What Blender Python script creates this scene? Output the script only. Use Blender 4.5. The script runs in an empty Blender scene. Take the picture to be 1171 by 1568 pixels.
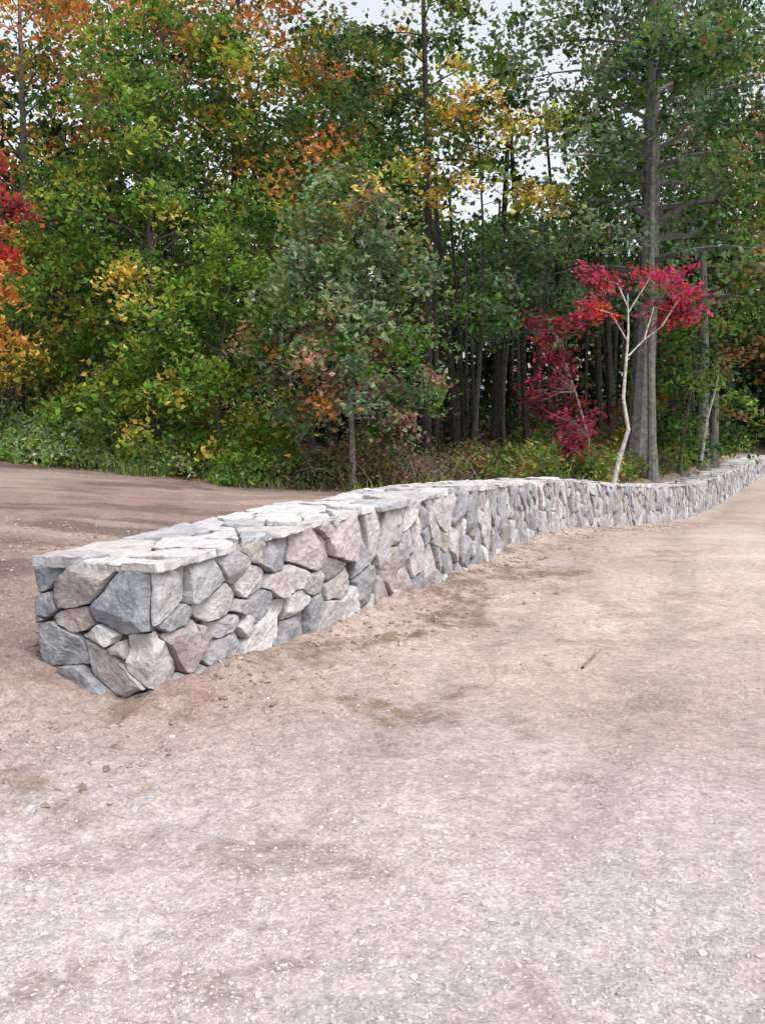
import bpy, math, random
import numpy as np
from mathutils import noise as mnoise, Vector

rng = np.random.default_rng(7)
random.seed(7)
scene = bpy.context.scene

# ------------------------------------------------------------------ helpers
class MB:
    """mesh builder: polygons of any size, per-vertex colour, material index"""
    def __init__(s):
        s.V=[]; s.C=[]; s.F=[]; s.M=[]; s.n=0
    def add(s, V, faces, col, mat=0):
        V=np.asarray(V,dtype=np.float32).reshape(-1,3)
        col=np.asarray(col,dtype=np.float32)
        if col.ndim==1: col=np.tile(col,(len(V),1))
        s.V.append(V); s.C.append(col)
        if not isinstance(faces,list): faces=[faces]
        for f in faces:
            f=np.asarray(f,dtype=np.int32)
            if f.size==0: continue
            s.F.append(f+s.n); s.M.append(np.full(len(f),mat,dtype=np.int32))
        s.n+=len(V)
    def build(s,name,mats,smooth=False,parent=None):
        V=np.concatenate(s.V); C=np.concatenate(s.C)
        loops=np.concatenate([f.ravel() for f in s.F])
        sizes=np.concatenate([np.full(len(f),f.shape[1],dtype=np.int32) for f in s.F])
        starts=np.concatenate([[0],np.cumsum(sizes)[:-1]]).astype(np.int32)
        me=bpy.data.meshes.new(name)
        me.vertices.add(len(V)); me.vertices.foreach_set('co',V.ravel())
        me.loops.add(len(loops)); me.loops.foreach_set('vertex_index',loops.astype(np.int32))
        me.polygons.add(len(sizes)); me.polygons.foreach_set('loop_start',starts)
        try: me.polygons.foreach_set('loop_total',sizes)
        except Exception: pass
        for m in mats: me.materials.append(m)
        me.polygons.foreach_set('material_index',np.concatenate(s.M))
        me.polygons.foreach_set('use_smooth',np.full(len(sizes),smooth,dtype=bool))
        a=me.color_attributes.new('Col','FLOAT_COLOR','POINT')
        a.data.foreach_set('color',np.hstack([C,np.ones((len(C),1),dtype=np.float32)]).ravel().astype(np.float32))
        me.update(calc_edges=True); me.validate()
        ob=bpy.data.objects.new(name,me); scene.collection.objects.link(ob)
        if parent: ob.parent=parent
        return ob

_T=np.random.default_rng(3).random((256,256))
def vnoise(x,y):
    xi=np.floor(x).astype(int); yi=np.floor(y).astype(int)
    fx=x-xi; fy=y-yi; fx=fx*fx*(3-2*fx); fy=fy*fy*(3-2*fy)
    a=_T[xi&255,yi&255]; b=_T[(xi+1)&255,yi&255]; c=_T[xi&255,(yi+1)&255]; d=_T[(xi+1)&255,(yi+1)&255]
    return (a*(1-fx)+b*fx)*(1-fy)+(c*(1-fx)+d*fx)*fy-0.5
def fbm(x,y,o=4):
    r=0;a=1
    for i in range(o):
        r=r+a*vnoise(x+17.3*i,y+9.1*i); x=x*2.03; y=y*2.03; a*=.5
    return r
def sstep(a,b,x):
    t=np.clip((x-a)/(b-a),0,1); return t*t*(3-2*t)

# ------------------------------------------------------------------ wall path
ctrl=np.array([(-1.349,5.45),(-.945,6.3),(-.42,7.3),(.69,9.3),(1.825,12),(2.92,14.5),(4.27,17),(5.72,19.5),(8.06,24),(10.15,27.7),(14.6,36),(17.0,40.5)])
ZY=[0,5.45,6.3,7.3,9.3,12,14.5,17,19.5,24,27.7,36,60,200]
ZB=[0,0.0,.02,.04,.12,.115,.03,-.20,-.45,-.64,-.58,-.31,.5,3]
TY=[5.45,6.3,7.3,9.3,12,14.5,17,19.5,24,27.7,36,41]
TT=[.815,.85,.93,1.02,.95,.85,.63,.45,.23,.30,.50,.55]
def catmull(P,n=40):
    P=np.vstack([2*P[0]-P[1],P,2*P[-1]-P[-2]]); out=[]
    for i in range(1,len(P)-2):
        t=np.linspace(0,1,n,endpoint=False)[:,None]
        a,b,c,d=P[i-1],P[i],P[i+1],P[i+2]
        out.append(.5*((2*b)+(-a+c)*t+(2*a-5*b+4*c-d)*t**2+(-a+3*b-3*c+d)*t**3))
    out.append(P[-2][None]); return np.vstack(out)
fp=catmull(ctrl); 
cum=np.concatenate([[0],np.cumsum(np.linalg.norm(np.diff(fp,axis=0),axis=1))])
LW=cum[-1]
S=np.arange(0,LW,.02)
FX=np.interp(S,cum,fp[:,0]); FY=np.interp(S,cum,fp[:,1])
k=np.ones(25)/25
def sm(a):
    p=np.pad(a,12,mode='reflect',reflect_type='odd'); return np.convolve(p,k,'valid')
FX=sm(sm(FX)); FY=sm(sm(FY))
TX=np.gradient(FX); TYv=np.gradient(FY); nn=np.hypot(TX,TYv); TX/=nn; TYv/=nn
NXf=TYv; NYf=-TX      # outward normal of the front face (towards the drive)
WID=.92
def xw(y):
    y=np.asarray(y,dtype=float)
    return np.where(y<FY[0],FX[0]+(y-FY[0])*.45,np.where(y>FY[-1],FX[-1]+(y-FY[-1])*.55,np.interp(y,FY,FX)))

def ground(x,y):
    x=np.asarray(x,dtype=float); y=np.asarray(y,dtype=float)
    zr=np.interp(y,ZY,ZB)
    zl=.12+.014*np.clip(y-6,0,60)+.06*np.clip(-x-3,0,25)*sstep(3,14,y)+.02*np.clip(-x-2,0,3)
    w=(x-xw(y))*.9
    t=1-sstep(-1.0,-.15,w)
    z=zr*(1-t)+zl*t
    z=z*sstep(.5,5.0,y)
    return z
def rut(x,y):
    w=(x-xw(y)*.8-.25*np.sin(y*.25))
    r=0
    for c,wd in((2.3,.2),(3.9,.22),(1.1,.14)):
        r=r+np.exp(-((w-c)/wd)**2)
    return r
def ground_fine(x,y):
    z=ground(x,y)
    z=z+.05*fbm(x*.35,y*.35,3)*sstep(60,30,y)+.022*fbm(x*1.7+5,y*1.7,3)
    near=sstep(16,6,y)
    wf=(x-xw(y))*.9
    w=np.abs(wf-.15)
    rough=.6+1.5*np.exp(-(w/1.1)**2)+1.2*sstep(-.8,-1.4,wf)*sstep(3.5,5,y)+.8*sstep(0,-2,x)*sstep(3,4,y)
    z=z+near*rough*(.020*fbm(x*6,y*6,3)+.018*np.clip(fbm(x*14,y*14,2),0,1))
    z=z+.014*fbm(x*3.2+9,y*3.2,4)*sstep(1,3,y)*near
    z=z-.016*rut(x,y)*sstep(2,4,y)*(1+.6*fbm(x*9,y*9,2))
    z=z+.05*np.exp(-((wf-.05)/.22)**2)*(1+1.2*fbm(x*3,y*3,2))*sstep(5.0,5.6,y)
    z=z+.09*np.exp(-((x+2.45)/.35)**2-((y-5.75)/.5)**2)*(1+.8*fbm(x*5,y*5,3))
    return z
def edge(x):
    return np.interp(x,[-30,-10,-4.5,0,4,7,10,14,30],[27,24.3,22,20,20.5,24.5,30,39,62])

# ------------------------------------------------------------------ materials
def newmat(name):
    m=bpy.data.materials.new(name); m.use_nodes=True
    nt=m.node_tree; nt.nodes.clear(); return m,nt
def N(nt,t,**kw):
    n=nt.nodes.new(t)
    for k_,v in kw.items(): setattr(n,k_,v)
    return n
def leaf_mat():
    m,nt=newmat('leaf_surface'); L=nt.links.new
    out=N(nt,'ShaderNodeOutputMaterial'); a=N(nt,'ShaderNodeVertexColor',layer_name='Col')
    d=N(nt,'ShaderNodeBsdfDiffuse')
    t=N(nt,'ShaderNodeBsdfTranslucent'); mx=N(nt,'ShaderNodeMixShader'); mx.inputs[0].default_value=.38
    hs=N(nt,'ShaderNodeHueSaturation'); hs.inputs['Saturation'].default_value=1.0; hs.inputs['Value'].default_value=1.45
    L(a.outputs[0],d.inputs['Color']); L(a.outputs[0],hs.inputs['Color']); L(hs.outputs[0],t.inputs['Color'])
    L(d.outputs[0],mx.inputs[1]); L(t.outputs[0],mx.inputs[2]); L(mx.outputs[0],out.inputs[0]); return m
def noisy_mat(name,scale,lo,hi,bscale,bstr,bdist=.02,rough=.9,det=4,bump=True):
    m,nt=newmat(name); L=nt.links.new
    out=N(nt,'ShaderNodeOutputMaterial'); a=N(nt,'ShaderNodeVertexColor',layer_name='Col')
    p=N(nt,'ShaderNodeBsdfPrincipled'); p.inputs['Roughness'].default_value=rough; p.inputs['Specular IOR Level'].default_value=.15
    tc=N(nt,'ShaderNodeTexCoord')
    nz=N(nt,'ShaderNodeTexNoise'); nz.inputs['Scale'].default_value=scale; nz.inputs['Detail'].default_value=det; nz.inputs['Roughness'].default_value=.68
    L(tc.outputs['Object'],nz.inputs['Vector'])
    mr=N(nt,'ShaderNodeMapRange'); mr.inputs[1].default_value=.3; mr.inputs[2].default_value=.7; mr.inputs[3].default_value=lo; mr.inputs[4].default_value=hi
    L(nz.outputs[0],mr.inputs[0])
    mul=N(nt,'ShaderNodeVectorMath',operation='SCALE'); L(a.outputs[0],mul.inputs[0]); L(mr.outputs[0],mul.inputs['Scale'])
    L(mul.outputs[0],p.inputs['Base Color'])
    b=None
    if bump:
        b=N(nt,'ShaderNodeBump'); b.inputs['Strength'].default_value=bstr; b.inputs['Distance'].default_value=bdist
        n2=N(nt,'ShaderNodeTexNoise'); n2.inputs['Scale'].default_value=bscale; n2.inputs['Detail'].default_value=det; n2.inputs['Roughness'].default_value=.65
        L(tc.outputs['Object'],n2.inputs['Vector']); L(n2.outputs[0],b.inputs['Height']); L(b.outputs[0],p.inputs['Normal'])
    L(p.outputs[0],out.inputs[0]); 
    return m,nt,p,mul,b,tc
M_leaf=leaf_mat()
M_bark,*_=noisy_mat('bark',9,.5,1.5,14,.8,.03,det=3)
M_stone,nt,p,mul,b,tc=noisy_mat('field_stone',12,.70,1.25,18,1.0,.024,.9,det=6)
nz=N(nt,'ShaderNodeTexNoise'); nz.inputs['Scale'].default_value=6.5; nz.inputs['Detail'].default_value=6; nz.inputs['Roughness'].default_value=.76
nt.links.new(tc.outputs['Object'],nz.inputs['Vector'])
mr=N(nt,'ShaderNodeMapRange'); mr.inputs[1].default_value=.52; mr.inputs[2].default_value=.62; mr.inputs[3].default_value=0; mr.inputs[4].default_value=.42
nt.links.new(nz.outputs[0],mr.inputs[0])
mx=N(nt,'ShaderNodeMix',data_type='RGBA'); nt.links.new(mr.outputs[0],mx.inputs[0]); nt.links.new(mul.outputs[0],mx.inputs[6]); mx.inputs[7].default_value=(.47,.45,.45,1)
mr2=N(nt,'ShaderNodeMapRange'); mr2.inputs[1].default_value=.34; mr2.inputs[2].default_value=.45; mr2.inputs[3].default_value=.6; mr2.inputs[4].default_value=0
nt.links.new(nz.outputs[0],mr2.inputs[0])
mx2=N(nt,'ShaderNodeMix',data_type='RGBA'); nt.links.new(mr2.outputs[0],mx2.inputs[0]); nt.links.new(mx.outputs[2],mx2.inputs[6]); mx2.inputs[7].default_value=(.20,.17,.16,1)
nt.links.new(mx2.outputs[2],p.inputs['Base Color'])
M_mortar,*_=noisy_mat('mortar',20,.6,1.3,40,.8,.01,.95)
M_ground,nt,p,mul,b,tc=noisy_mat('gravelly_dirt',3.5,.88,1.10,45,1.0,.020,.95,det=6)
v=N(nt,'ShaderNodeTexVoronoi'); v.inputs['Scale'].default_value=75; nt.links.new(tc.outputs['Object'],v.inputs['Vector'])
sep=N(nt,'ShaderNodeSeparateColor'); nt.links.new(v.outputs['Color'],sep.inputs[0])
mr=N(nt,'ShaderNodeMapRange'); mr.inputs[3].default_value=.80; mr.inputs[4].default_value=1.17; nt.links.new(sep.outputs[0],mr.inputs[0])
n3=N(nt,'ShaderNodeTexNoise'); n3.inputs['Scale'].default_value=16; n3.inputs['Detail'].default_value=7; n3.inputs['Roughness'].default_value=.88
nt.links.new(tc.outputs['Object'],n3.inputs['Vector'])
mr3=N(nt,'ShaderNodeMapRange'); mr3.inputs[1].default_value=.34; mr3.inputs[2].default_value=.66; mr3.inputs[3].default_value=.64; mr3.inputs[4].default_value=1.25
nt.links.new(n3.outputs[0],mr3.inputs[0])
mm=N(nt,'ShaderNodeMath',operation='MULTIPLY'); nt.links.new(mr.outputs[0],mm.inputs[0]); nt.links.new(mr3.outputs[0],mm.inputs[1])
m2=N(nt,'ShaderNodeVectorMath',operation='SCALE'); nt.links.new(mul.outputs[0],m2.inputs[0]); nt.links.new(mm.outputs[0],m2.inputs['Scale'])
nt.links.new(m2.outputs[0],p.inputs['Base Color'])
M_peb,*_=noisy_mat('pebble',30,.8,1.2,60,.3,.004,.85,bump=False,det=2)

# ------------------------------------------------------------------ ground
xs=np.arange(-4.5,6,.026)
l=[];x_=-4.5;st=.03
while x_>-900: st*=1.05; x_-=st; l.append(x_)
r=[];x_=6;st=.03
while x_<900: st*=1.05; x_+=st; r.append(x_)
xs=np.concatenate([np.array(l[::-1]),xs,np.array(r)])
l=[];y_=1.8;st=.05
while y_>-60: st*=1.25; y_-=st; l.append(y_)
ys=list(np.arange(1.8,7,.022)); y_=ys[-1]; st=.022
while y_<1500: st*=1.013 if y_<60 else 1.2; y_+=st; ys.append(y_)
ys=np.concatenate([np.array(l[::-1]),np.array(ys)])
GX,GY=np.meshgrid(xs,ys)
GZ=ground_fine(GX,np.clip(GY,-60,200))
nx,ny=len(xs),len(ys)
idx=np.arange(nx*ny).reshape(ny,nx)
Fg=np.stack([idx[:-1,:-1],idx[:-1,1:],idx[1:,1:],idx[1:,:-1]],-1).reshape(-1,4)
def mixc(a,b_,t): return a*(1-t[...,None])+b_*t[...,None]
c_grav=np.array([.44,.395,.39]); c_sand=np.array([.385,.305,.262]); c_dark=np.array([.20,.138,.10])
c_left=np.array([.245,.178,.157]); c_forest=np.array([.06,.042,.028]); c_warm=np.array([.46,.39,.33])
W=(GX-xw(GY))*.9
C=np.broadcast_to(c_grav,GX.shape+(3,)).copy()
t=sstep(2.8,6.0,GY+2.2*fbm(GX*.6,GY*.6,4)); C=mixc(C,c_sand,t*.9)
t=sstep(6,10,GY+1.5*fbm(GX*.4+3,GY*.4,3))*sstep(.8,3,W); C=mixc(C,c_warm,t*.85)
t=sstep(1.6,3.6,GX+.8*fbm(GX,GY,3))*sstep(8,4,GY); C=mixc(C,c_grav*1.06,t*.6)
C=C*(1-.22*np.clip(rut(GX,GY),0,1)*(.6+fbm(GX*5,GY*5,3)).clip(0,1)*sstep(2,5,GY))[...,None]
C=C*(1+.24*fbm(GX*1.1,GY*1.1+50,5))[...,None]
pn=fbm(GX*1.5+40,GY*1.9,5)
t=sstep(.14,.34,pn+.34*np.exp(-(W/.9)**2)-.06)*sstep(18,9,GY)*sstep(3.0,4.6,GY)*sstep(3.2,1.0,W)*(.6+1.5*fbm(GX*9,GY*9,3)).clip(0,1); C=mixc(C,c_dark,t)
t=sstep(.20,.40,fbm(GX*2.6,GY*2.6+9,4))*sstep(1.8,2.8,GY)*sstep(14,6,GY)*.42*(.6+1.5*fbm(GX*11,GY*11,3)).clip(0,1); C=mixc(C,c_dark,t)
t=sstep(.0,-1.6,GX+.6*fbm(GX,GY,3))*sstep(3.4,4.8,GY)*.5;C=mixc(C,c_left*1.15,t)
t=sstep(-.3,-.9,W)*sstep(5.0,6.6,GY); C=mixc(C,c_left,t)
t=sstep(.0,.3,fbm(GX*.7,GY*1.2,5))*sstep(-.6,-1.4,W)*sstep(5.5,8,GY); C=mixc(C,c_left*.5,t*.75)
t=sstep(.0,.3,fbm(GX*.5+9,GY*1.6,5))*sstep(-.6,-1.4,W)*sstep(9,12,GY); C=mixc(C,c_sand*1.0,t*.5)
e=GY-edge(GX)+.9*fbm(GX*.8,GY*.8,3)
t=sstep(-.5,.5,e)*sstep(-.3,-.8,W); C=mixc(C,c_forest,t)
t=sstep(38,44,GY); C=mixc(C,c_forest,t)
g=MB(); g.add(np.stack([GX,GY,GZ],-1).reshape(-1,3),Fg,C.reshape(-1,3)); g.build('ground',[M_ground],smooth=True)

# ------------------------------------------------------------------ gravel
t_=(1+5**.5)/2
ICO=np.array([(-1,t_,0),(1,t_,0),(-1,-t_,0),(1,-t_,0),(0,-1,t_),(0,1,t_),(0,-1,-t_),(0,1,-t_),(t_,0,-1),(t_,0,1),(-t_,0,-1),(-t_,0,1)]);ICO/=np.linalg.norm(ICO[0])
ICF=np.array([(0,11,5),(0,5,1),(0,1,7),(0,7,10),(0,10,11),(1,5,9),(5,11,4),(11,10,2),(10,7,6),(7,1,8),(3,9,4),(3,4,2),(3,2,6),(3,6,8),(3,8,9),(4,9,5),(2,4,11),(6,2,10),(8,6,7),(9,8,1)])
def rocks(mb,x,y,r,col,sink=.1):
    n=len(x); z=ground_fine(x,y)
    P=ICO[None]*(1+.25*rng.standard_normal((n,12,1)))
    P=P*np.stack([rng.uniform(.8,1.4,n),rng.uniform(.7,1.2,n),rng.uniform(.5,.8,n)],-1)[:,None]*r[:,None,None]
    a=rng.uniform(0,6.28,n); ca,sa=np.cos(a)[:,None],np.sin(a)[:,None]
    X=P[...,0]*ca-P[...,1]*sa+x[:,None]; Y=P[...,0]*sa+P[...,1]*ca+y[:,None]; Z=P[...,2]+(z+r*sink)[:,None]
    V=np.stack([X,Y,Z],-1).reshape(-1,3)
    F=(ICF[None]+12*np.arange(n)[:,None,None]).reshape(-1,3)
    mb.add(V,F,np.repeat(col,12,axis=0))
gr=MB()
n=34000
y=2.2+10*rng.random(n)**1.5; x=rng.uniform(-.5,.5,n)*(y*1.0)+0
ww=(x-xw(y))*.9; keep=(ww>.12)|(ww<-1.1)|(y<5.2); x=x[keep];y=y[keep]
dn=fbm(x*1.3+3,y*1.3,3)+.3*rng.standard_normal(len(x)); kk=dn>-.12; x=x[kk];y=y[kk]; n=len(x)
r=.003+.003*rng.random(n)+.008*rng.random(n)**10
br=rng.uniform(.66,1.12,n)[:,None]; base=np.where((sstep(3.0,6,y)[:,None]>rng.random((n,1))),np.array([.37,.29,.25]),np.array([.44,.395,.385]))
rocks(gr,x,y,r,base*br,0)
n=7000; s_=rng.uniform(0,18,n); off=np.abs(rng.normal(0,.55,n))+.05
i=(s_/.02).astype(int); x=FX[i]+NXf[i]*off; y=FY[i]+NYf[i]*off
kk=fbm(x*2,y*2,3)+.2*rng.standard_normal(n)>-.08; x=x[kk];y=y[kk];n=len(x)
r=.004+.020*rng.random(n)**4
rocks(gr,x,y,r,np.array([.30,.22,.175])*rng.uniform(.6,1.25,n)[:,None])
n=6500; x=rng.uniform(-6,-.9,n); y=rng.uniform(3.8,13,n); kk=((x-xw(y))*.9<-1.0)|(y<5.1); x=x[kk];y=y[kk];n=len(x)
rocks(gr,x,y,.004+.022*rng.random(n)**5,np.array([.29,.22,.185])*rng.uniform(.55,1.2,n)[:,None])
gr.build('gravel',[M_peb])

# ------------------------------------------------------------------ stone wall
def zbot(s): return np.interp(np.interp(s,S,FY),ZY,ZB)
def ztop(s): return np.interp(np.interp(s,S,FY),TY,TT)
BX=FX-NXf*WID; BY=FY-NYf*WID
m_=int(WID/.02)
ex=np.linspace(BX[0],FX[0],m_,endpoint=False); ey=np.linspace(BY[0],FY[0],m_,endpoint=False)
PX=np.concatenate([BX[::-1],ex,FX]); PY=np.concatenate([BY[::-1],ey,FY])
fr=np.linspace(0,1,m_,endpoint=False)
gb=ground(BX,BY)
PB=np.concatenate([gb[::-1],.14*(1-fr),zbot(S)])-.09
PT=np.concatenate([ztop(S)[::-1]-.02,.795+.02*fr,ztop(S)])-.045
def smk(a,w):
    p_=np.pad(a,w,mode='edge'); return np.convolve(p_,np.ones(2*w+1)/(2*w+1),'valid')
PX=smk(PX,2);PY=smk(PY,2)
tx=np.gradient(PX);ty=np.gradient(PY);q=np.hypot(tx,ty)+1e-9
PNX=smk(ty/q,1);PNY=smk(-tx/q,1)
U=np.arange(len(PX))*.02-(len(BX)+m_)*.02
def clip(poly,nx_,ny_,d):
    out=[];L_=len(poly)
    for i in range(L_):
        a=poly[i];b_=poly[(i+1)%L_]
        da=a[0]*nx_+a[1]*ny_-d; db=b_[0]*nx_+b_[1]*ny_-d
        if da<=0: out.append(a)
        if (da<0<db) or (db<0<da):
            t=da/(da-db); out.append((a[0]+(b_[0]-a[0])*t,a[1]+(b_[1]-a[1])*t))
    return out
def voronoi(seeds,box,gap,R=1.0,wt=None,metric=None):
    """weighted, locally stretched cells: wt = seed radius, metric(u)->(a,b,c) symmetric matrix"""
    seeds=np.array(seeds); res=[]
    for i,sd in enumerate(seeds):
        poly=[(max(box[0],sd[0]-.5),box[1]),(min(box[2],sd[0]+.5),box[1]),(min(box[2],sd[0]+.5),box[3]),(max(box[0],sd[0]-.5),box[3])]
        d=seeds-sd; dist=np.hypot(d[:,0],d[:,1])
        gp=gap*random.uniform(.5,1.5)
        for j in np.argsort(dist)[1:28]:
            if dist[j]>R: break
            A=metric((sd+seeds[j])/2) if metric else (1,0,1)
            gx=A[0]*d[j][0]+A[1]*d[j][1]; gy=A[1]*d[j][0]+A[2]*d[j][1]
            D2=gx*d[j][0]+gy*d[j][1]
            w_=(wt[i]**2-wt[j]**2)*.55 if wt is not None else 0
            f=.5+np.clip(w_/(2*D2),-.22,.22)
            mid=sd+d[j]*f
            L_=math.hypot(gx,gy); nx_,ny_=gx/L_,gy/L_
            poly=clip(poly,nx_,ny_,mid[0]*nx_+mid[1]*ny_-gp)
            if len(poly)<3: break
        res.append(poly if len(poly)>=3 else None)
    return res
def resample(poly,st,smooth=1):
    P=np.array(poly); Q=[]
    for i in range(len(P)):
        a=P[i];b_=P[(i+1)%len(P)]; L_=np.linalg.norm(b_-a)
        k_=max(1,int(round(L_/st)))
        for j in range(k_): Q.append(a+(b_-a)*j/k_)
    Q=np.array(Q)
    for _ in range(smooth): Q=.2*np.roll(Q,1,0)+.6*Q+.2*np.roll(Q,-1,0)
    return Q
HH=.84
hand=[(.12,.80),(.47,.85),(.80,.87),(.20,.60),(.66,.62),(1.03,.70),(1.08,.93),(1.36,.84),(1.80,.80),(2.32,.82),(2.76,.84),(1.6,.63),(1.33,.60),(1.88,.52),(2.12,.58),
(.30,.36),(-.02,.33),(.72,.41),(.27,.07),(.68,.17),(1.15,.17),(1.15,.45),(1.52,.13),(1.58,.33),(1.86,.25),(2.06,.16),(2.2,.37),(2.34,.16),(2.6,.3),(2.55,.55),(3.0,.38),(2.92,.08),(3.0,.78),(3.3,.62),(3.25,.2),(3.4,.88),(3.55,.4),(3.6,.1),
(-.85,.86),(-.58,.84),(-.86,.65),(-.60,.56),(-.40,.44),(-.2,.70),(-.80,.25),(-.34,.22),(-.57,.08),(.02,.02)]
handw=[.3,.26,.18,.10,.22,.2,.14,.2,.34,.34,.2,.16,.15,.14,.14, .26,.32,.14,.10,.28,.34,.2,.22,.15,.15,.2,.18,.2,.2,.18,.2,.2,.2,.2,.2,.2,.2,.2, .16,.26,.16,.16,.12,.32,.34,.26,.12,.08]
seeds=[(a,b_*HH+.06) for a,b_ in hand]
def metric(m):
    u=m[0]
    an=1.1+.9*mnoise.noise(Vector((u*1.7,m[1]*2.5,7)))
    th=(math.pi/2 if (u<2.3) else 0)+1.0*mnoise.noise(Vector((u*1.1,m[1]*2,2)))
    kx=1.0+.8*max(0,an); c,s_=math.cos(th),math.sin(th)
    return (kx*c*c+s_*s_/kx,(kx-1/kx)*c*s_,kx*s_*s_+c*c/kx)
def fill(u0,u1,seeds,lo,hi,small=.6,kf=1.12):
    tries=int((u1-u0)*900); cells={}
    def key(p_): return int(p_[0]//.5)
    for p_ in seeds: cells.setdefault(key(p_),[]).append((p_,.17))
    new=[];ws=[]
    for _ in range(tries):
        p_=(random.uniform(u0,u1),random.uniform(.0,HH+.06)); r_=random.uniform(lo,hi) if random.random()<.72 else lo*small
        ok=True
        for kx in (key(p_)-1,key(p_),key(p_)+1):
            for q_,rq in cells.get(kx,[]):
                if math.hypot((p_[0]-q_[0])*1.25,(p_[1]-q_[1])*.85)<(r_+rq)*.5*kf: ok=False;break
            if not ok:break
        if ok: cells.setdefault(key(p_),[]).append((p_,r_)); new.append(p_);ws.append(r_)
    return new,ws
f0,w0=fill(-.80,3.7,seeds,.05,.08,.9,1.25)
f0=f0[:14];w0=w0[:14]
f1,w1=fill(3.7,LW-.05,seeds,.20,.42)
f2,w2=fill(-WID-LW+.05,-WID-.12,seeds,.2,.36)
allseeds=seeds+f0+f1+f2; allw=handw+w0+w1+w2
box=(-WID-LW,0,LW-.02,HH+.075)
polys=voronoi(allseeds,box,.0062,wt=allw,metric=metric)
STC=[(.34,.325,.34),(.38,.365,.38),(.28,.275,.295),(.43,.415,.42),(.25,.255,.28),(.36,.33,.325),(.33,.29,.285),(.46,.45,.455),(.30,.29,.31),(.35,.335,.355),(.40,.37,.365),(.47,.455,.46),(.31,.275,.26),(.27,.275,.30)]
handcol={3:(.27,.27,.29),43:(.225,.245,.285),44:(.27,.285,.31),38:(.19,.21,.25),40:(.19,.20,.235),15:(.29,.245,.255),8:(.38,.335,.34),9:(.40,.345,.35),0:(.45,.435,.45),1:(.38,.38,.395),16:(.43,.40,.40),5:(.47,.455,.46),20:(.47,.455,.46),39:(.33,.30,.295),45:(.39,.355,.355),7:(.26,.265,.29),21:(.27,.275,.30)}
wall=bpy.data.objects.new('stone_wall',None); scene.collection.objects.link(wall)
def stones(polys,seeds_,name):
    mb=MB()
    for i,poly in enumerate(polys):
        if poly is None: continue
        u0=seeds_[i][0]
        near= -WID-.5<u0<6; mid=-WID-3<u0<14
        st=.016 if near else (.035 if mid else .08)
        Q=resample(poly,st,1 if near else 0); nq=len(Q)
        if nq<5: continue
        c=Q.mean(0); rad=np.linalg.norm(Q-c,axis=1).mean()
        if rad<.018: continue
        cm=min(1,.10/rad)
        o0=random.uniform(.008,.05) if rad>.05 else random.uniform(-.01,.015)
        planes=[(random.uniform(-.12,.12),random.uniform(-.12,.12),0.)]
        for _ in range(random.randint(2,4)):
            a=random.uniform(0,6.28);gsl=random.uniform(.3,.9)
            planes.append((gsl*math.cos(a),gsl*math.sin(a),random.uniform(.35,.85)*rad*gsl))
        rings=[(1.0,-9),(1.0,-.022),(1-.025*cm,-.006),(1-.07*cm,0),(.85,0),(.7,0),(.55,0),(.4,0),(.2,0),(.0,0)] if near else ([(1.0,-9),(1.0,-.018),(1-.07*cm,0),(.75,0),(.5,0),(.25,0),(0,0)] if mid else [(1.0,-9),(1.0,-.015),(.87,0),(0,0)])
        V=[];sd=random.random()*100
        for ri,(sc,zz) in enumerate(rings):
            pts=c+(Q-c)*sc if sc>0 else c[None]
            for pt in pts:
                dx,dy=pt[0]-c[0],pt[1]-c[1]
                n1=mnoise.noise(Vector((pt[0]*8+sd,pt[1]*8,sd)))
                n2=mnoise.noise(Vector((pt[0]*28+sd,pt[1]*28,sd)))
                if ri==0: o=-.09
                else: o=max(-.03,o0+min(p_[2]-p_[0]*dx-p_[1]*dy for p_ in planes)+zz+n1*.012+n2*.007)
                e1=(mnoise.noise(Vector((pt[0]*13,pt[1]*13+sd,3.3)))*.012+mnoise.noise(Vector((pt[0]*38,pt[1]*38+sd,8)))*.005)*(1 if ri>0 else 0)
                e2=(mnoise.noise(Vector((pt[0]*13+9,pt[1]*13+sd,6.3)))*.012+mnoise.noise(Vector((pt[0]*38,pt[1]*38+sd,5)))*.005)*(1 if ri>0 else 0)
                V.append((pt[0]+e1,pt[1]+e2,o))
        V=np.array(V)
        u=V[:,0];h=V[:,1]/(HH+.06)
        X=np.interp(u,U,PX)+np.interp(u,U,PNX)*V[:,2]; Y=np.interp(u,U,PY)+np.interp(u,U,PNY)*V[:,2]
        zb=np.interp(u,U,PB);zt=np.interp(u,U,PT)
        Z=zb+h*(zt-zb)
        F=[];nr=len(rings)-1
        a=np.arange(nq);b_=(a+1)%nq
        for r_ in range(nr-1): F.append(np.stack([r_*nq+a,r_*nq+b_,(r_+1)*nq+b_,(r_+1)*nq+a],-1))
        T=np.stack([(nr-1)*nq+a,(nr-1)*nq+b_,np.full(nq,nr*nq)],-1)
        col=np.array(handcol.get(i,random.choice(STC)))*random.uniform(.84,1.12)
        mb.add(np.stack([X,Y,Z],-1),[np.concatenate(F),T],col)
    return mb.build(name,[M_stone],smooth=False,parent=wall)
stones(polys,allseeds,'face_stones')
caps=[]
for _ in range(12000):
    p_=(random.uniform(-.02,LW),random.uniform(0,WID)); r_=random.uniform(.18,.62)
    if all(math.hypot(p_[0]-q_[0],p_[1]-q_[1])>(r_+q_[2])*.5 for q_ in caps): caps.append((p_[0],p_[1],r_))
cs=[(c_[0],c_[1]) for c_ in caps]
def capm(m):
    th=3*mnoise.noise(Vector((m[0]*.8,m[1],4)));c,s_=math.cos(th),math.sin(th);kx=1.7
    return (kx*c*c+s_*s_/kx,(kx-1/kx)*c*s_,kx*s_*s_+c*c/kx)
cpoly=voronoi(cs,(-.02,-.02,LW-.02,WID+.02),.011,1.4,wt=[c_[2]*.7 for c_ in caps],metric=capm)
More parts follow.
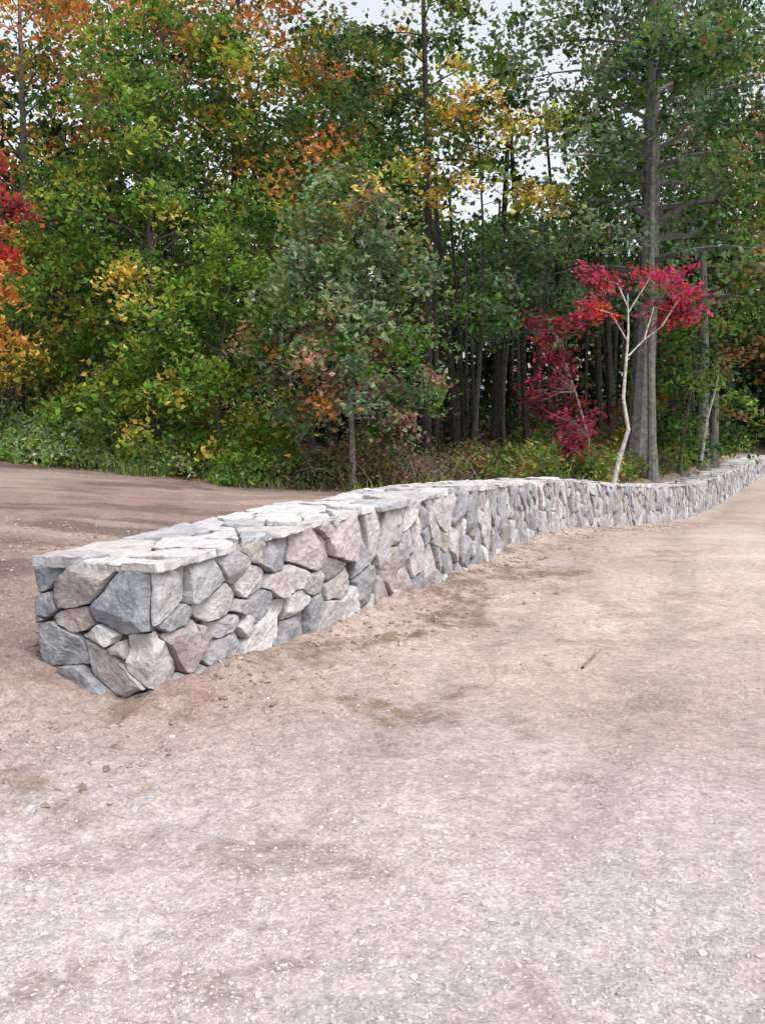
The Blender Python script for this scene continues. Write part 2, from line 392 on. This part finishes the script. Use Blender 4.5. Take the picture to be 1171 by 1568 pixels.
mb=MB()
for i,poly in enumerate(cpoly):
    if poly is None: continue
    near=cs[i][0]<7
    Q=resample(poly,.02 if near else .09,1 if near else 0); nq=len(Q); c=Q.mean(0)
    rad=np.linalg.norm(Q-c,axis=1).mean()
    if rad<.03: continue
    dz=random.uniform(-.016,.018); tl=random.uniform(-.06,.06);tk=random.uniform(-.06,.06);sd=random.random()*50
    th=random.uniform(.042,.06); oh=random.uniform(-.045,.05)
    V=[]
    ed=min(.5,.007/rad)
    RR=[(1-ed,-th),(1,-th+.008),(1.0-ed*.2,-.007),(1-ed,0),(.6,.002),(0,.003)]
    for ri,(sc,zz) in enumerate(RR):
        pts=c+(Q-c)*sc if sc>0 else c[None]
        for pt in pts:
            n1=mnoise.noise(Vector((pt[0]*10+sd,pt[1]*10,sd)))
            e1=mnoise.noise(Vector((pt[0]*12,pt[1]*12+sd,3.3+ri*.3)))*.022+mnoise.noise(Vector((pt[0]*40,pt[1]*40+sd,3.3+ri*.5)))*.009
            e2=mnoise.noise(Vector((pt[0]*12+5,pt[1]*12+sd,1.3+ri*.3)))*.022+mnoise.noise(Vector((pt[0]*40,pt[1]*40+sd,7.3+ri*.5)))*.009
            ov=oh*max(0,1-abs(pt[1]+.02)/.15)
            V.append((pt[0]+e1,pt[1]+e2-ov,zz+(dz+tl*(pt[0]-c[0])+tk*(pt[1]-c[1])+n1*.010 if ri>1 else 0)))
    V=np.array(V);u=V[:,0]
    ucl=np.clip(u,0,None)
    X=np.interp(ucl,S,FX)-np.interp(ucl,S,NXf)*V[:,1]+np.minimum(u,0)*TX[0]
    Y=np.interp(ucl,S,FY)-np.interp(ucl,S,NYf)*V[:,1]+np.minimum(u,0)*TYv[0]
    Z=ztop(ucl)-.02*V[:,1]+V[:,2]
    a=np.arange(nq);b_=(a+1)%nq;F=[]
    for r_ in range(len(RR)-2): F.append(np.stack([r_*nq+a,r_*nq+b_,(r_+1)*nq+b_,(r_+1)*nq+a],-1))
    nr=len(RR)-1
    T=np.stack([(nr-1)*nq+a,(nr-1)*nq+b_,np.full(nq,nr*nq)],-1)
    col=np.array(random.choice([(.41,.40,.415),(.46,.445,.45),(.33,.33,.35),(.49,.475,.475),(.42,.39,.38)]))
    mb.add(np.stack([X,Y,Z],-1),[np.concatenate(F),T],col)
mb.build('cap_stones',[M_stone],smooth=False,parent=wall)
iF=np.arange(3,len(S),8)
fX=FX[iF]-NXf[iF]*.055;fY=FY[iF]-NYf[iF]*.055;bX=FX[iF]-NXf[iF]*(WID-.055);bY=FY[iF]-NYf[iF]*(WID-.055)
zt=ztop(S[iF])-.045;zb=np.minimum(zbot(S[iF]),gb[iF])-.15
V=np.concatenate([np.stack([fX,fY,zb],-1),np.stack([fX,fY,zt],-1),np.stack([bX,bY,zt-.02],-1),np.stack([bX,bY,zb],-1)])
m=len(iF);a=np.arange(m-1)
F=[np.stack([a+k1*m,a+1+k1*m,a+1+k2*m,a+k2*m],-1) for k1,k2 in((0,1),(1,2),(2,3))]
F.append(np.array([[0,m,2*m,3*m]]));F.append(np.array([[m-1,2*m-1,3*m-1,4*m-1]]))
mb=MB();mb.add(V,F,np.array([.09,.077,.072]));mb.build('mortar_core',[M_mortar],parent=wall)

# ------------------------------------------------------------------ trees
def tube(mb,P,R,col,sides=7,mat=0):
    P=np.asarray(P,float);n=len(P);T=np.gradient(P,axis=0);T/=np.linalg.norm(T,axis=1)[:,None]+1e-9
    ref=np.array([.3,.2,1.]) if abs(T[0][2])<.8 else np.array([1.,.1,0])
    A=np.cross(T,ref);A/=np.linalg.norm(A,axis=1)[:,None]+1e-9;B=np.cross(T,A)
    th=np.arange(sides)*2*math.pi/sides
    V=P[:,None]+np.asarray(R)[:,None,None]*(np.cos(th)[None,:,None]*A[:,None]+np.sin(th)[None,:,None]*B[:,None])
    i=np.arange(n-1)[:,None]*sides;j=np.arange(sides)[None];j2=(j+1)%sides
    F=np.stack([i+j,i+j2,i+sides+j2,i+sides+j],-1).reshape(-1,4)
    mb.add(V.reshape(-1,3),F,np.asarray(col),mat)
def leaves(mb,Cn,size,col,mat=1,up=.75):
    n=len(Cn)
    nv=rng.standard_normal((n,3))*.6;nv[:,2]+=up;nv/=np.linalg.norm(nv,axis=1)[:,None]
    a=np.cross(nv,rng.standard_normal((n,3)));a/=np.linalg.norm(a,axis=1)[:,None]+1e-9
    b_=np.cross(nv,a);s=(size*rng.uniform(.55,1.3,n))[:,None]
    V=np.stack([Cn+a*s*.58,Cn+b_*s*.36-nv*s*.16+a*s*.08,Cn-a*s*.5,Cn-b_*s*.36-nv*s*.16+a*s*.08],1).reshape(-1,3)
    F=np.arange(4*n).reshape(n,4)
    mb.add(V,F,np.repeat(col,4,axis=0),mat)
G=dict(green=(.083,.160,.034),deep=(.036,.075,.026),bright=(.145,.25,.045),lime=(.26,.32,.05),yellow=(.58,.46,.11),gold=(.46,.30,.06),orange=(.48,.20,.065),
 rust=(.27,.13,.065),red=(.42,.06,.045),crimson=(.44,.055,.12),grey=(.13,.195,.105),pale=(.22,.28,.15),pink=(.34,.20,.14),olive=(.175,.18,.055),brown=(.17,.125,.085),wine=(.16,.04,.05))
def pick(pal,n):
    names=[k_ for k_ in pal];w=np.array([pal[k_] for k_ in names],float);w/=w.sum()
    return np.array([G[names[i]] for i in rng.choice(len(names),n,p=w)])
def cluster_leaves(mb,cc,rc,per,size,colc,flat=.45,jit=.22):
    n=len(cc)
    k_=rng.integers(int(per*.6),int(per*1.3)+1,n)
    ii=np.repeat(np.arange(n),k_)
    d=rng.standard_normal((len(ii),3))*np.array([.55,.55,flat*.6])*rc[ii][:,None]
    d[:,2]-=.35*(d[:,0]**2+d[:,1]**2)/(rc[ii]+.1)
    tl=rng.uniform(-.45,.45,(n,2));d[:,2]+=(d[:,:2]*tl[ii]).sum(1)
    col=colc[ii]*(1+jit*rng.standard_normal((len(ii),1)).clip(-2,2))
    col=col*(1+.10*rng.standard_normal((len(ii),3)))
    leaves(mb,cc[ii]+d,size,np.clip(col,.005,.8),up=.6)
def tree(name,x,y,H,r0,zc,R,pal,pal_low=None,nl=45,per=60,size=.14,lean=(0,0),bark=(.10,.085,.075),rc=.55,shape=.6,droop=.0,mb=None,az=None,twigs=True,wob=.15,flat=.5,dim=1.):
    own=mb is None
    if own: mb=MB(); per=int(per*1.3); size*=.90
    z0=float(ground(x,y))-.15
    t=np.linspace(0,1,14)
    ph=rng.uniform(0,6,2)
    wx=wob*(np.sin(t*5+ph[0])-math.sin(ph[0]));wy=wob*(np.sin(t*4+ph[1])-math.sin(ph[1]))
    TP=np.stack([x+lean[0]*t+wx,y+lean[1]*t+wy,z0+H*t],-1)
    TR=r0*((1-t)**.85*.92+.06)+r0*.5*np.exp(-t*H/.35)
    tube(mb,TP,TR,bark,9 if r0>.1 else 6,0)
    cc=[];
    for i in range(nl):
        p_=((i+rng.random())/nl)
        zh=zc+(H*.985-zc)*p_
        th=zh/H
        st=np.array([np.interp(th,t,TP[:,j]) for j in range(3)])
        prof=(1-p_)**shape*(.65+.35*min(1,p_*4))
        L=R*(prof*rng.uniform(.6,1.15)+.08)
        a=i*2.39996+rng.uniform(-.5,.5)
        if az is not None and rng.random()<.65: a=az+rng.uniform(-1.1,1.1)
        rise=math.tan(math.radians(12+45*p_+rng.uniform(-12,12)))
        s=np.linspace(0,1,6)
        cv=rng.uniform(-.25,.25)
        lx=np.cos(a+cv*s)*L*s;ly=np.sin(a+cv*s)*L*s
        lz=L*(rise*s-(.5*rise+droop+.15)*s**2)
        LP=st+np.stack([lx,ly,lz],-1)
        rl=max(.012,.42*np.interp(th,t,TR))
        tube(mb,LP,rl*(1-s*.85),bark,4,0)
        nc=max(2,int(L*2.4*.55/rc+1))
        for j in range(nc):
            sj=rng.uniform(.3,1.02) if j else 1.
            b_=np.array([np.interp(sj,s,LP[:,q_]) for q_ in range(3)])
            aa=a+rng.choice([-1,1])*rng.uniform(.5,1.3);ll=rng.uniform(.1,.75)*min(1,L*.5)
            e_=b_+np.array([math.cos(aa)*ll,math.sin(aa)*ll,rng.uniform(-.35,.35)*ll+rng.uniform(-.25,.15)])
            if twigs: tube(mb,[b_,(b_+e_)/2+[0,0,.03],e_],[.012,.009,.005],bark,3,0)
            cc.append(e_)
    cc=np.array(cc)
    hf=((cc[:,2]-z0-zc)/(H-zc)).clip(0,1)
    c1=pick(pal,len(cc))*dim
    if pal_low:
        c2=pick(pal_low,len(cc))*dim;sel=rng.random(len(cc))>sstep(.15,.6,hf);c1[sel]=c2[sel]
    rr=rc*rng.uniform(.65,1.35,len(cc))
    vis=(cc[:,2]-1.6)/cc[:,1]<.54
    cc,rr,c1=cc[vis],rr[vis],c1[vis]
    cluster_leaves(mb,cc,rr,per,size,c1,flat=flat)
    if own: return mb.build(name,[M_bark,M_leaf],smooth=False)

def X(px,d): return (px-585)/1414*d
tree('green_maple_tree',X(245,25),25,12.8,.17,1.2,3.8,dict(green=5,bright=3.5,deep=2,lime=1,olive=1,gold=.6,orange=.3),dict(bright=4,green=3,lime=2.4,yellow=.8),nl=68,per=42,size=.19,rc=.60,shape=.45)
tree('maple_sapling',X(345,23),22.6,6.0,.06,.7,2.3,dict(bright=4,green=3,lime=1),dict(bright=3,lime=3,yellow=1.8,orange=.5,green=1.6),nl=32,per=42,size=.17,rc=.5,shape=.4)
tree('autumn_maple_tree',X(455,29),28,17.5,.20,7.8,4.1,dict(olive=3,rust=1.6,green=2,orange=1.6,gold=2,lime=1,red=.2),dict(olive=3,green=2.2,orange=1.2,gold=1.6,lime=.8),nl=54,per=42,size=.21,lean=(-1.9,0),rc=.7,shape=.45)
tree('young_oak_tree',X(540,20.6),20.6,6.9,.075,1.7,2.0,dict(grey=3.5,pale=3.4,pink=.9,green=2,olive=1,yellow=.3),dict(grey=2.5,green=2.5,pink=2,pale=2,orange=.5),nl=48,per=48,size=.165,rc=.42,shape=.42,bark=(.16,.14,.13),wob=.06,flat=.7)
tree('red_maple_tree',X(-105,19.5),19.5,8.3,.10,2.8,1.75,dict(red=5,crimson=.6,wine=1.4,orange=.3),dict(orange=3,gold=2,red=.8),nl=42,per=40,size=.165,rc=.40,shape=.4)
tree('orange_maple_tree',X(30,31),31,18.5,.2,5,4.6,dict(orange=3,gold=2,rust=1,olive=1.4,green=1.2),dict(green=3,deep=1,olive=2,gold=1.4),nl=46,per=36,size=.24,rc=.7,shape=.35)
tree('beech_tree',X(110,27.5),27.5,8,.10,1.4,3.1,dict(olive=3,green=3,gold=1.4,deep=2,lime=.4),dict(gold=2,olive=3,green=2,rust=.6),nl=36,per=36,size=.20,rc=.6,shape=.4)
tree('tall_ash_tree',X(648,27),26,19,.16,8.8,3.1,dict(deep=2,green=3,olive=1.5,grey=1),nl=26,per=34,size=.21,rc=.6,shape=.4,bark=(.045,.04,.037),wob=.1)
tree('tall_ash_tree',X(560,33),33,15,.15,8,3.6,dict(deep=3,green=3,olive=1.4,gold=.6),nl=32,per=34,size=.24,rc=.7,shape=.4,bark=(.045,.04,.036),dim=.85)
tree('yellow_beech_tree',X(722,24.5),24.2,10.4,.08,7.3,2.5,dict(yellow=4,gold=1.6,lime=2,olive=1.2,green=.8),nl=13,per=30,size=.17,rc=.44,shape=.3,bark=(.05,.045,.04),flat=.35)
tree('oak_tree',X(975,25),25,19,.36,4.8,4.1,dict(grey=4,deep=2,green=3,olive=1.2,pale=.8,rust=.3),dict(grey=3,green=3,deep=1.6,pale=1,rust=.3),nl=72,per=38,size=.20,rc=.64,shape=.25,bark=(.15,.14,.14),wob=.08,lean=(.6,0),flat=.75)
tree('oak_tree',X(995,24),23.8,15,.12,7.5,2.0,dict(grey=3,deep=2,green=2),nl=12,per=34,size=.19,rc=.55,bark=(.15,.145,.14),wob=.06,flat=.75)
tree('hickory_tree',X(1072,29.5),29.5,19,.2,6.5,4.0,dict(green=3,deep=2.5,grey=1,rust=1,olive=1.5,gold=.4),nl=38,per=34,size=.22,rc=.66,shape=.35,bark=(.12,.11,.105),lean=(.3,0),flat=.7)
tree('hickory_tree',X(1090,31),31,17,.15,6.5,3.6,dict(green=3,deep=2.5,olive=1.5,rust=1),nl=24,per=34,size=.22,rc=.65,bark=(.11,.10,.095),lean=(1,0),flat=.7)
tree('maple_sapling',X(1140,28.5),33,9,.08,.8,2.6,dict(olive=2,green=3,deep=3,rust=.8,wine=.5),nl=32,per=36,size=.2,rc=.55,shape=.4,dim=.8)
tree('hornbeam_tree',X(775,24.5),24.5,6.7,.06,4.0,1.7,dict(grey=3,green=2.5,pale=1),nl=18,per=36,size=.17,rc=.48,shape=.5,bark=(.05,.045,.04),flat=.6)
tree('hornbeam_tree',X(1040,26.6),26.6,5,.06,1,1.7,dict(green=3,deep=2.5,olive=1,bright=.4),nl=18,per=34,size=.18,rc=.5,shape=.5)
def P3(px,py,d): return (X(px,d),d,1.6+(660-py)/1414*d)
mb=MB();gb_=(.42,.39,.37)
d=21
s1=np.array([P3(936,752,d),P3(948,700,d),P3(961,658,d),P3(953,610,d-.1),P3(957,560,d-.15),P3(961,510,d-.1),P3(960,450,d)])
tube(mb,s1,[.06,.052,.046,.04,.034,.026,.010],gb_,7,0)
br=[[(961,545),(985,520),(1012,500),(1020,468)],[(958,520),(935,480),(905,470)],[(960,480),(985,440),(1000,415)],[(960,470),(945,435),(915,425)],[(1012,500),(1040,455),(1062,440)],[(985,520),(1000,470),(1040,480)]]
cc=[]
for b_ in br:
    dd=d+rng.uniform(-.8,.8)
    P=np.array([P3(q[0],q[1],d+(dd-d)*i_/(len(b_)-1)) for i_,q in enumerate(b_)]);tube(mb,P,np.linspace(.022,.006,len(P)),gb_,5,0)
    for s in (.55,.75,.9,1.0,1.05):
        for _ in range(2):
            q=P[-1]*s+P[-2]*(1-s) if s<=1 else P[-1]
            cc.append(q+rng.standard_normal(3)*[.22,.3,.12])
cc=np.array(cc);cluster_leaves(mb,cc,np.full(len(cc),.29),27,.115,pick(dict(crimson=4,red=1,wine=1.5),len(cc))*.92,flat=.35,jit=.3)
mb.build('dogwood_tree',[M_bark,M_leaf])
mb=MB();d=22
s1=np.array([P3(900,715,d),P3(900,670,d),P3(880,600,d),P3(855,530,d),P3(840,490,d)])
tube(mb,s1,[.03,.028,.022,.015,.006],(.22,.2,.19),6,0)
cc=[]
for py,x0,x1 in((492,812,880),(515,815,850),(545,825,868),(580,805,875),(608,800,890),(632,825,915),(655,855,918),(678,860,900)):
    for _ in range(7):
        px=random.uniform(x0,x1);q=np.array(P3(px,py+random.uniform(-10,10),d+random.uniform(-.8,.8)));cc.append(q)
        st0=s1[np.argmin(abs(s1[:,2]-q[2]+.25))];tube(mb,[st0,(st0+q)/2+[0,0,.08],q],[.009,.007,.004],(.2,.18,.17),3,0)
cc=np.array(cc);cluster_leaves(mb,cc,np.full(len(cc),.29),28,.12,pick(dict(crimson=3,wine=4,red=.6),len(cc))*.72,flat=.5,jit=.3)
mb.build('dogwood_tree',[M_bark,M_leaf])
mb=MB();tube(mb,[P3(1072,705,25.5),P3(1082,640,25.5),P3(1096,590,25.5),P3(1100,560,25.4)],[.05,.035,.022,.008],(.3,.28,.27),6,0)
cc=np.array([P3(1100,560,25.4),P3(1092,575,25.6),P3(1110,550,25.3)]);cluster_leaves(mb,cc,np.full(3,.3),25,.12,pick(dict(olive=1,green=1),3));mb.build('birch_sapling',[M_bark,M_leaf])

# forest behind, one mass
fm=MB()
pals=[dict(deep=4,green=2,olive=1),dict(deep=3,green=2,olive=1.5,gold=.6),dict(deep=4,green=1,rust=.7,olive=1),dict(deep=2,olive=2,gold=1,green=2),dict(deep=4,green=1.5)]
for i in range(40):
    px=-330+1850*((i*0.618034)%1); d=rng.uniform(34,62)
    xx=X(px,d)
    if xx>xw(d)-2 and d<44: d=46;xx=X(px,d)
    H=1.6+d*rng.uniform(.27,.42)
    if 670<px<900: H=1.6+d*rng.uniform(.16,.23)
    if px>900: H=1.6+d*rng.uniform(.28,.38)
    zc=rng.uniform(2,6)
    if 500<px<900: zc=rng.uniform(4.5,8)
    tree('',xx,d,H,rng.uniform(.12,.26),min(zc,H*.6),rng.uniform(3,4.4),pals[i%5],nl=24,per=22,size=.34,rc=1.0,shape=.35,mb=fm,bark=(.03,.027,.024),twigs=False,dim=.8)
for i in range(120):
    px=rng.uniform(-150,1350);d=rng.uniform(25,48);xx=X(px,d)
    if d<edge(xx)+2.5 or (xx>xw(d)-2 and d<44): continue
    z0=float(ground(xx,d))-.2;H=rng.uniform(7,11);r0=rng.uniform(.04,.15);ln=rng.uniform(-.9,.9)
    tube(fm,[(xx,d,z0),(xx+ln*.4,d,z0+H*.5),(xx+ln,d,z0+H)],[r0,r0*.8,r0*.5],np.array((.045,.04,.036))*rng.uniform(.6,1.6),7,0)
n=3600
d=rng.uniform(50,72,n);px=rng.uniform(-400,1600,n);xx=(px-585)/1414*d
zz=ground(xx,d)+rng.random(n)**.9*d*(.20+.05*fbm(px/130,px*0,3))
cc=np.stack([xx,d,zz],-1)
cluster_leaves(fm,cc,np.full(n,1.7),14,.62,pick(dict(deep=5,green=1.2,olive=1,rust=.3),n)*.4,flat=.8)
fm.build('distant_forest',[M_bark,M_leaf])

# undergrowth mass
ug=MB();cc=[];cl=[];rr=[]
def shrub(x,y,h,R,pal,k_=10,dim=1.):
    z=float(ground(x,y))
    for _ in range(k_):
        a=rng.uniform(0,6.28);q=rng.random()**.5*R
        e_=np.array([x+math.cos(a)*q,y+math.sin(a)*q,z+.1+h*(1-(q/R)**2*.6)*rng.uniform(.25,1)])
        cc.append(e_);rr.append(rng.uniform(.18,.36))
        if rng.random()<.6:
            b0=np.array([x+rng.uniform(-.1,.1),y,z-.05]);tube(ug,[b0,(b0+e_)/2+[0,0,.12],e_],[.01,.008,.004],(.09,.07,.055),3,0)
    cl.append(pick(pal,k_)*rng.uniform(.7,1.2)*dim)
for i in range(580):
    px=rng.uniform(-120,1300)
    if i>500: px=rng.uniform(-60,400)
    x0=(px-585)/1414*24; dep=rng.random()**1.5*8 if i<=500 else rng.uniform(-.3,1.2)
    y=edge(x0)+.2+dep; x=(px-585)/1414*y; y=edge(x)+.2+dep
    if (x-xw(y))*.9>-1.4: continue
    if 430<px<770 and rng.random()<.45: continue
    h=rng.uniform(.35,.95)+max(0,dep)*.12
    dm=1.
    if 430<px<800: h*=.7
    if i>500: h*=.75
    if px<220: h*=1.4;dm=1.35;pal=dict(bright=4,green=2,pale=5,grey=1,lime=1)
    elif px<430: dm=1.2;pal=dict(bright=3,green=2,olive=1,lime=1,pale=1.5)
    elif px<760: pal=dict(green=1,brown=4.5,olive=2,deep=1,rust=.6)
    else: dm=1.1;pal=dict(green=3,bright=1.5,olive=2,brown=1,gold=.5)
    shrub(x,y,h,rng.uniform(.4,.9),pal,12,dm)
for i in range(420):
    px=rng.uniform(420,1000);x0=X(px,21);y=edge(x0)+rng.uniform(-.1,3.2);x=X(px,y)
    if (x-xw(y))*.9>-1.4: continue
    z=float(ground(x,y));a=rng.uniform(0,6.28);L=rng.uniform(.3,1.3);hh=rng.uniform(.25,1.0);s=np.linspace(0,1,5)
    P=np.stack([x+math.cos(a)*L*s,y+math.sin(a)*L*s*.6,z-.05+hh*(2.2*s-1.5*s*s)],-1)
    tube(ug,P,np.linspace(.010,.004,5),np.array((.20,.16,.13))*rng.uniform(.5,1.4),3,0)
for i in range(30):
    px=rng.uniform(0,1200);d=rng.uniform(29,36);x=X(px,d)
    if (x-xw(d))*.9>-1.5: continue
    shrub(x,d,rng.uniform(1.6,4.),rng.uniform(.8,1.6),random.choice([dict(deep=3,green=2),dict(rust=1,brown=1,deep=2),dict(wine=2,rust=1,deep=2),dict(gold=.8,olive=2,green=1)]),22,.7)
cluster_leaves(ug,np.array(cc),np.array(rr),22,.12,np.concatenate(cl),flat=.8)
ug.build('undergrowth',[M_bark,M_leaf])

def blades(mb,x,y,h,w,col):
    n=len(x);z=ground(x,y)-.02;a=rng.uniform(0,6.28,n);bx=rng.normal(0,.35,n)*h;by=rng.normal(0,.35,n)*h
    ca,sa=np.cos(a)*w,np.sin(a)*w
    V=np.stack([np.stack([x-ca,y-sa,z],-1),np.stack([x+ca,y+sa,z],-1),np.stack([x+bx*.4+ca*.7,y+by*.4+sa*.7,z+h*.6],-1),np.stack([x+bx*.4-ca*.7,y+by*.4-sa*.7,z+h*.6],-1),np.stack([x+bx,y+by,z+h],-1)],1).reshape(-1,3)
    i=5*np.arange(n)[:,None]
    mb.add(V,[i+np.array([[0,1,2,3]]),i+np.array([[3,2,4]])],np.repeat(col,5,axis=0),0)
gs=MB();n=16000
px=rng.uniform(-100,1150,n);dep=rng.random(n)**1.6*3.0;x=(px-585)/1414*23;y=edge(x)-.25+dep;x=(px-585)/1414*y;y=edge(x)-.5+dep+1.6*fbm(x*.8,y*.8,3)
dens=np.interp(px,[-100,330,430,600,760,1150],[1,1,.35,.15,.4,.6]);kk=(rng.random(n)<dens)&((x-xw(y))*.9<-1.2)&(fbm(x*1.5,y*1.5,2)>-.05);x=x[kk];y=y[kk];n=len(x)
blades(gs,x,y,rng.uniform(.06,.5,n)*np.where(x<-4,1.,.65),.012,pick(dict(bright=2,lime=1.2,green=1,pale=4,olive=1,brown=1.2),n)*rng.uniform(.9,1.5,n)[:,None])
gs.build('tall_grass',[M_leaf])
lt=MB();n=16000
px=rng.uniform(-150,1200,n);dep=rng.random(n)*8-.8;x=(px-585)/1414*24;y=edge(x)+dep;kk=((x-xw(y))*.9<-1.1);x=x[kk];y=y[kk];n=len(x)
leaves(lt,np.stack([x,y,ground_fine(x,y)+.02],-1),.11,pick(dict(brown=4,rust=1.5,gold=.8,orange=.3),n),0,up=2.5)
lt.build('leaf_litter',[M_leaf])
def stick(name,p0,p1,r,col):
    mb=MB();p0=np.array(p0);p1=np.array(p1);m=(p0+p1)/2+np.array([.01,.02,.01]);tube(mb,[p0,p0*.6+m*.4+[0,.01,0],m,p1],[r,r*.9,r*.7,r*.3],col,6,0)
    q=m+(p1-p0)*.25+np.array([.0,.05,.01]);tube(mb,[m,q],[r*.5,r*.2],col,4,0);return mb.build(name,[M_bark],smooth=True)
zx=lambda x,y:float(ground_fine(np.array([x]),np.array([y]))[0])
stick('fallen_twig',(1.33,6.15,zx(1.33,6.15)+.012),(1.55,6.55,zx(1.55,6.55)+.025),.010,(.20,.15,.12))
for (px,d,h) in((113,23.2,.22),(333,21,.2)):
    x=X(px,d);z=float(ground(x,d));mb=MB();w=.045
    tube(mb,[(x,d,z-.1),(x,d,z+h*.8),(x+.005,d,z+h*.82),(x+.005,d,z+h)],[w,w*.95,w*1.25,w*1.15],(.5,.5,.5),8,0)
    tube(mb,[(x+.005,d,z+h),(x+.005,d,z+h+.012)],[w*1.15,.002],(.5,.5,.5),8,0)
    mb.build('capped_pipe_stake',[M_peb])

# ------------------------------------------------------------------ light, sky, camera
w=bpy.data.worlds.new('World');scene.world=w;w.use_nodes=True;nt=w.node_tree;nt.nodes.clear()
sk=N(nt,'ShaderNodeTexSky');sk.sky_type='NISHITA';sk.sun_disc=False
el,rot=math.radians(58),math.radians(140)
sk.sun_elevation=el;sk.sun_rotation=rot;sk.dust_density=5;sk.air_density=1.2
hs=N(nt,'ShaderNodeHueSaturation');hs.inputs['Saturation'].default_value=.25;hs.inputs['Value'].default_value=2.0
bg=N(nt,'ShaderNodeBackground');bg.inputs[1].default_value=.15
o=N(nt,'ShaderNodeOutputWorld');nt.links.new(sk.outputs[0],hs.inputs['Color']);nt.links.new(hs.outputs[0],bg.inputs[0]);nt.links.new(bg.outputs[0],o.inputs[0])
sl=bpy.data.lights.new('sun','SUN');sl.energy=1.4;sl.angle=math.radians(30);sl.color=(1,.97,.93)
so=bpy.data.objects.new('sun',sl);scene.collection.objects.link(so)
dv=Vector((math.sin(rot)*math.cos(el),math.cos(rot)*math.cos(el),math.sin(el)))
so.rotation_euler=dv.to_track_quat('Z','Y').to_euler()
cam=bpy.data.cameras.new('camera');co=bpy.data.objects.new('camera',cam);scene.collection.objects.link(co)
cam.sensor_fit='VERTICAL';cam.sensor_height=24;cam.lens=1414/1568*24;cam.shift_y=-124/1568
cam.clip_end=5000;cam.clip_start=.05
co.location=(0,0,1.6);co.rotation_euler=(math.radians(90),0,0);scene.camera=co
scene.view_settings.view_transform='Standard';scene.view_settings.look='None';scene.view_settings.exposure=0
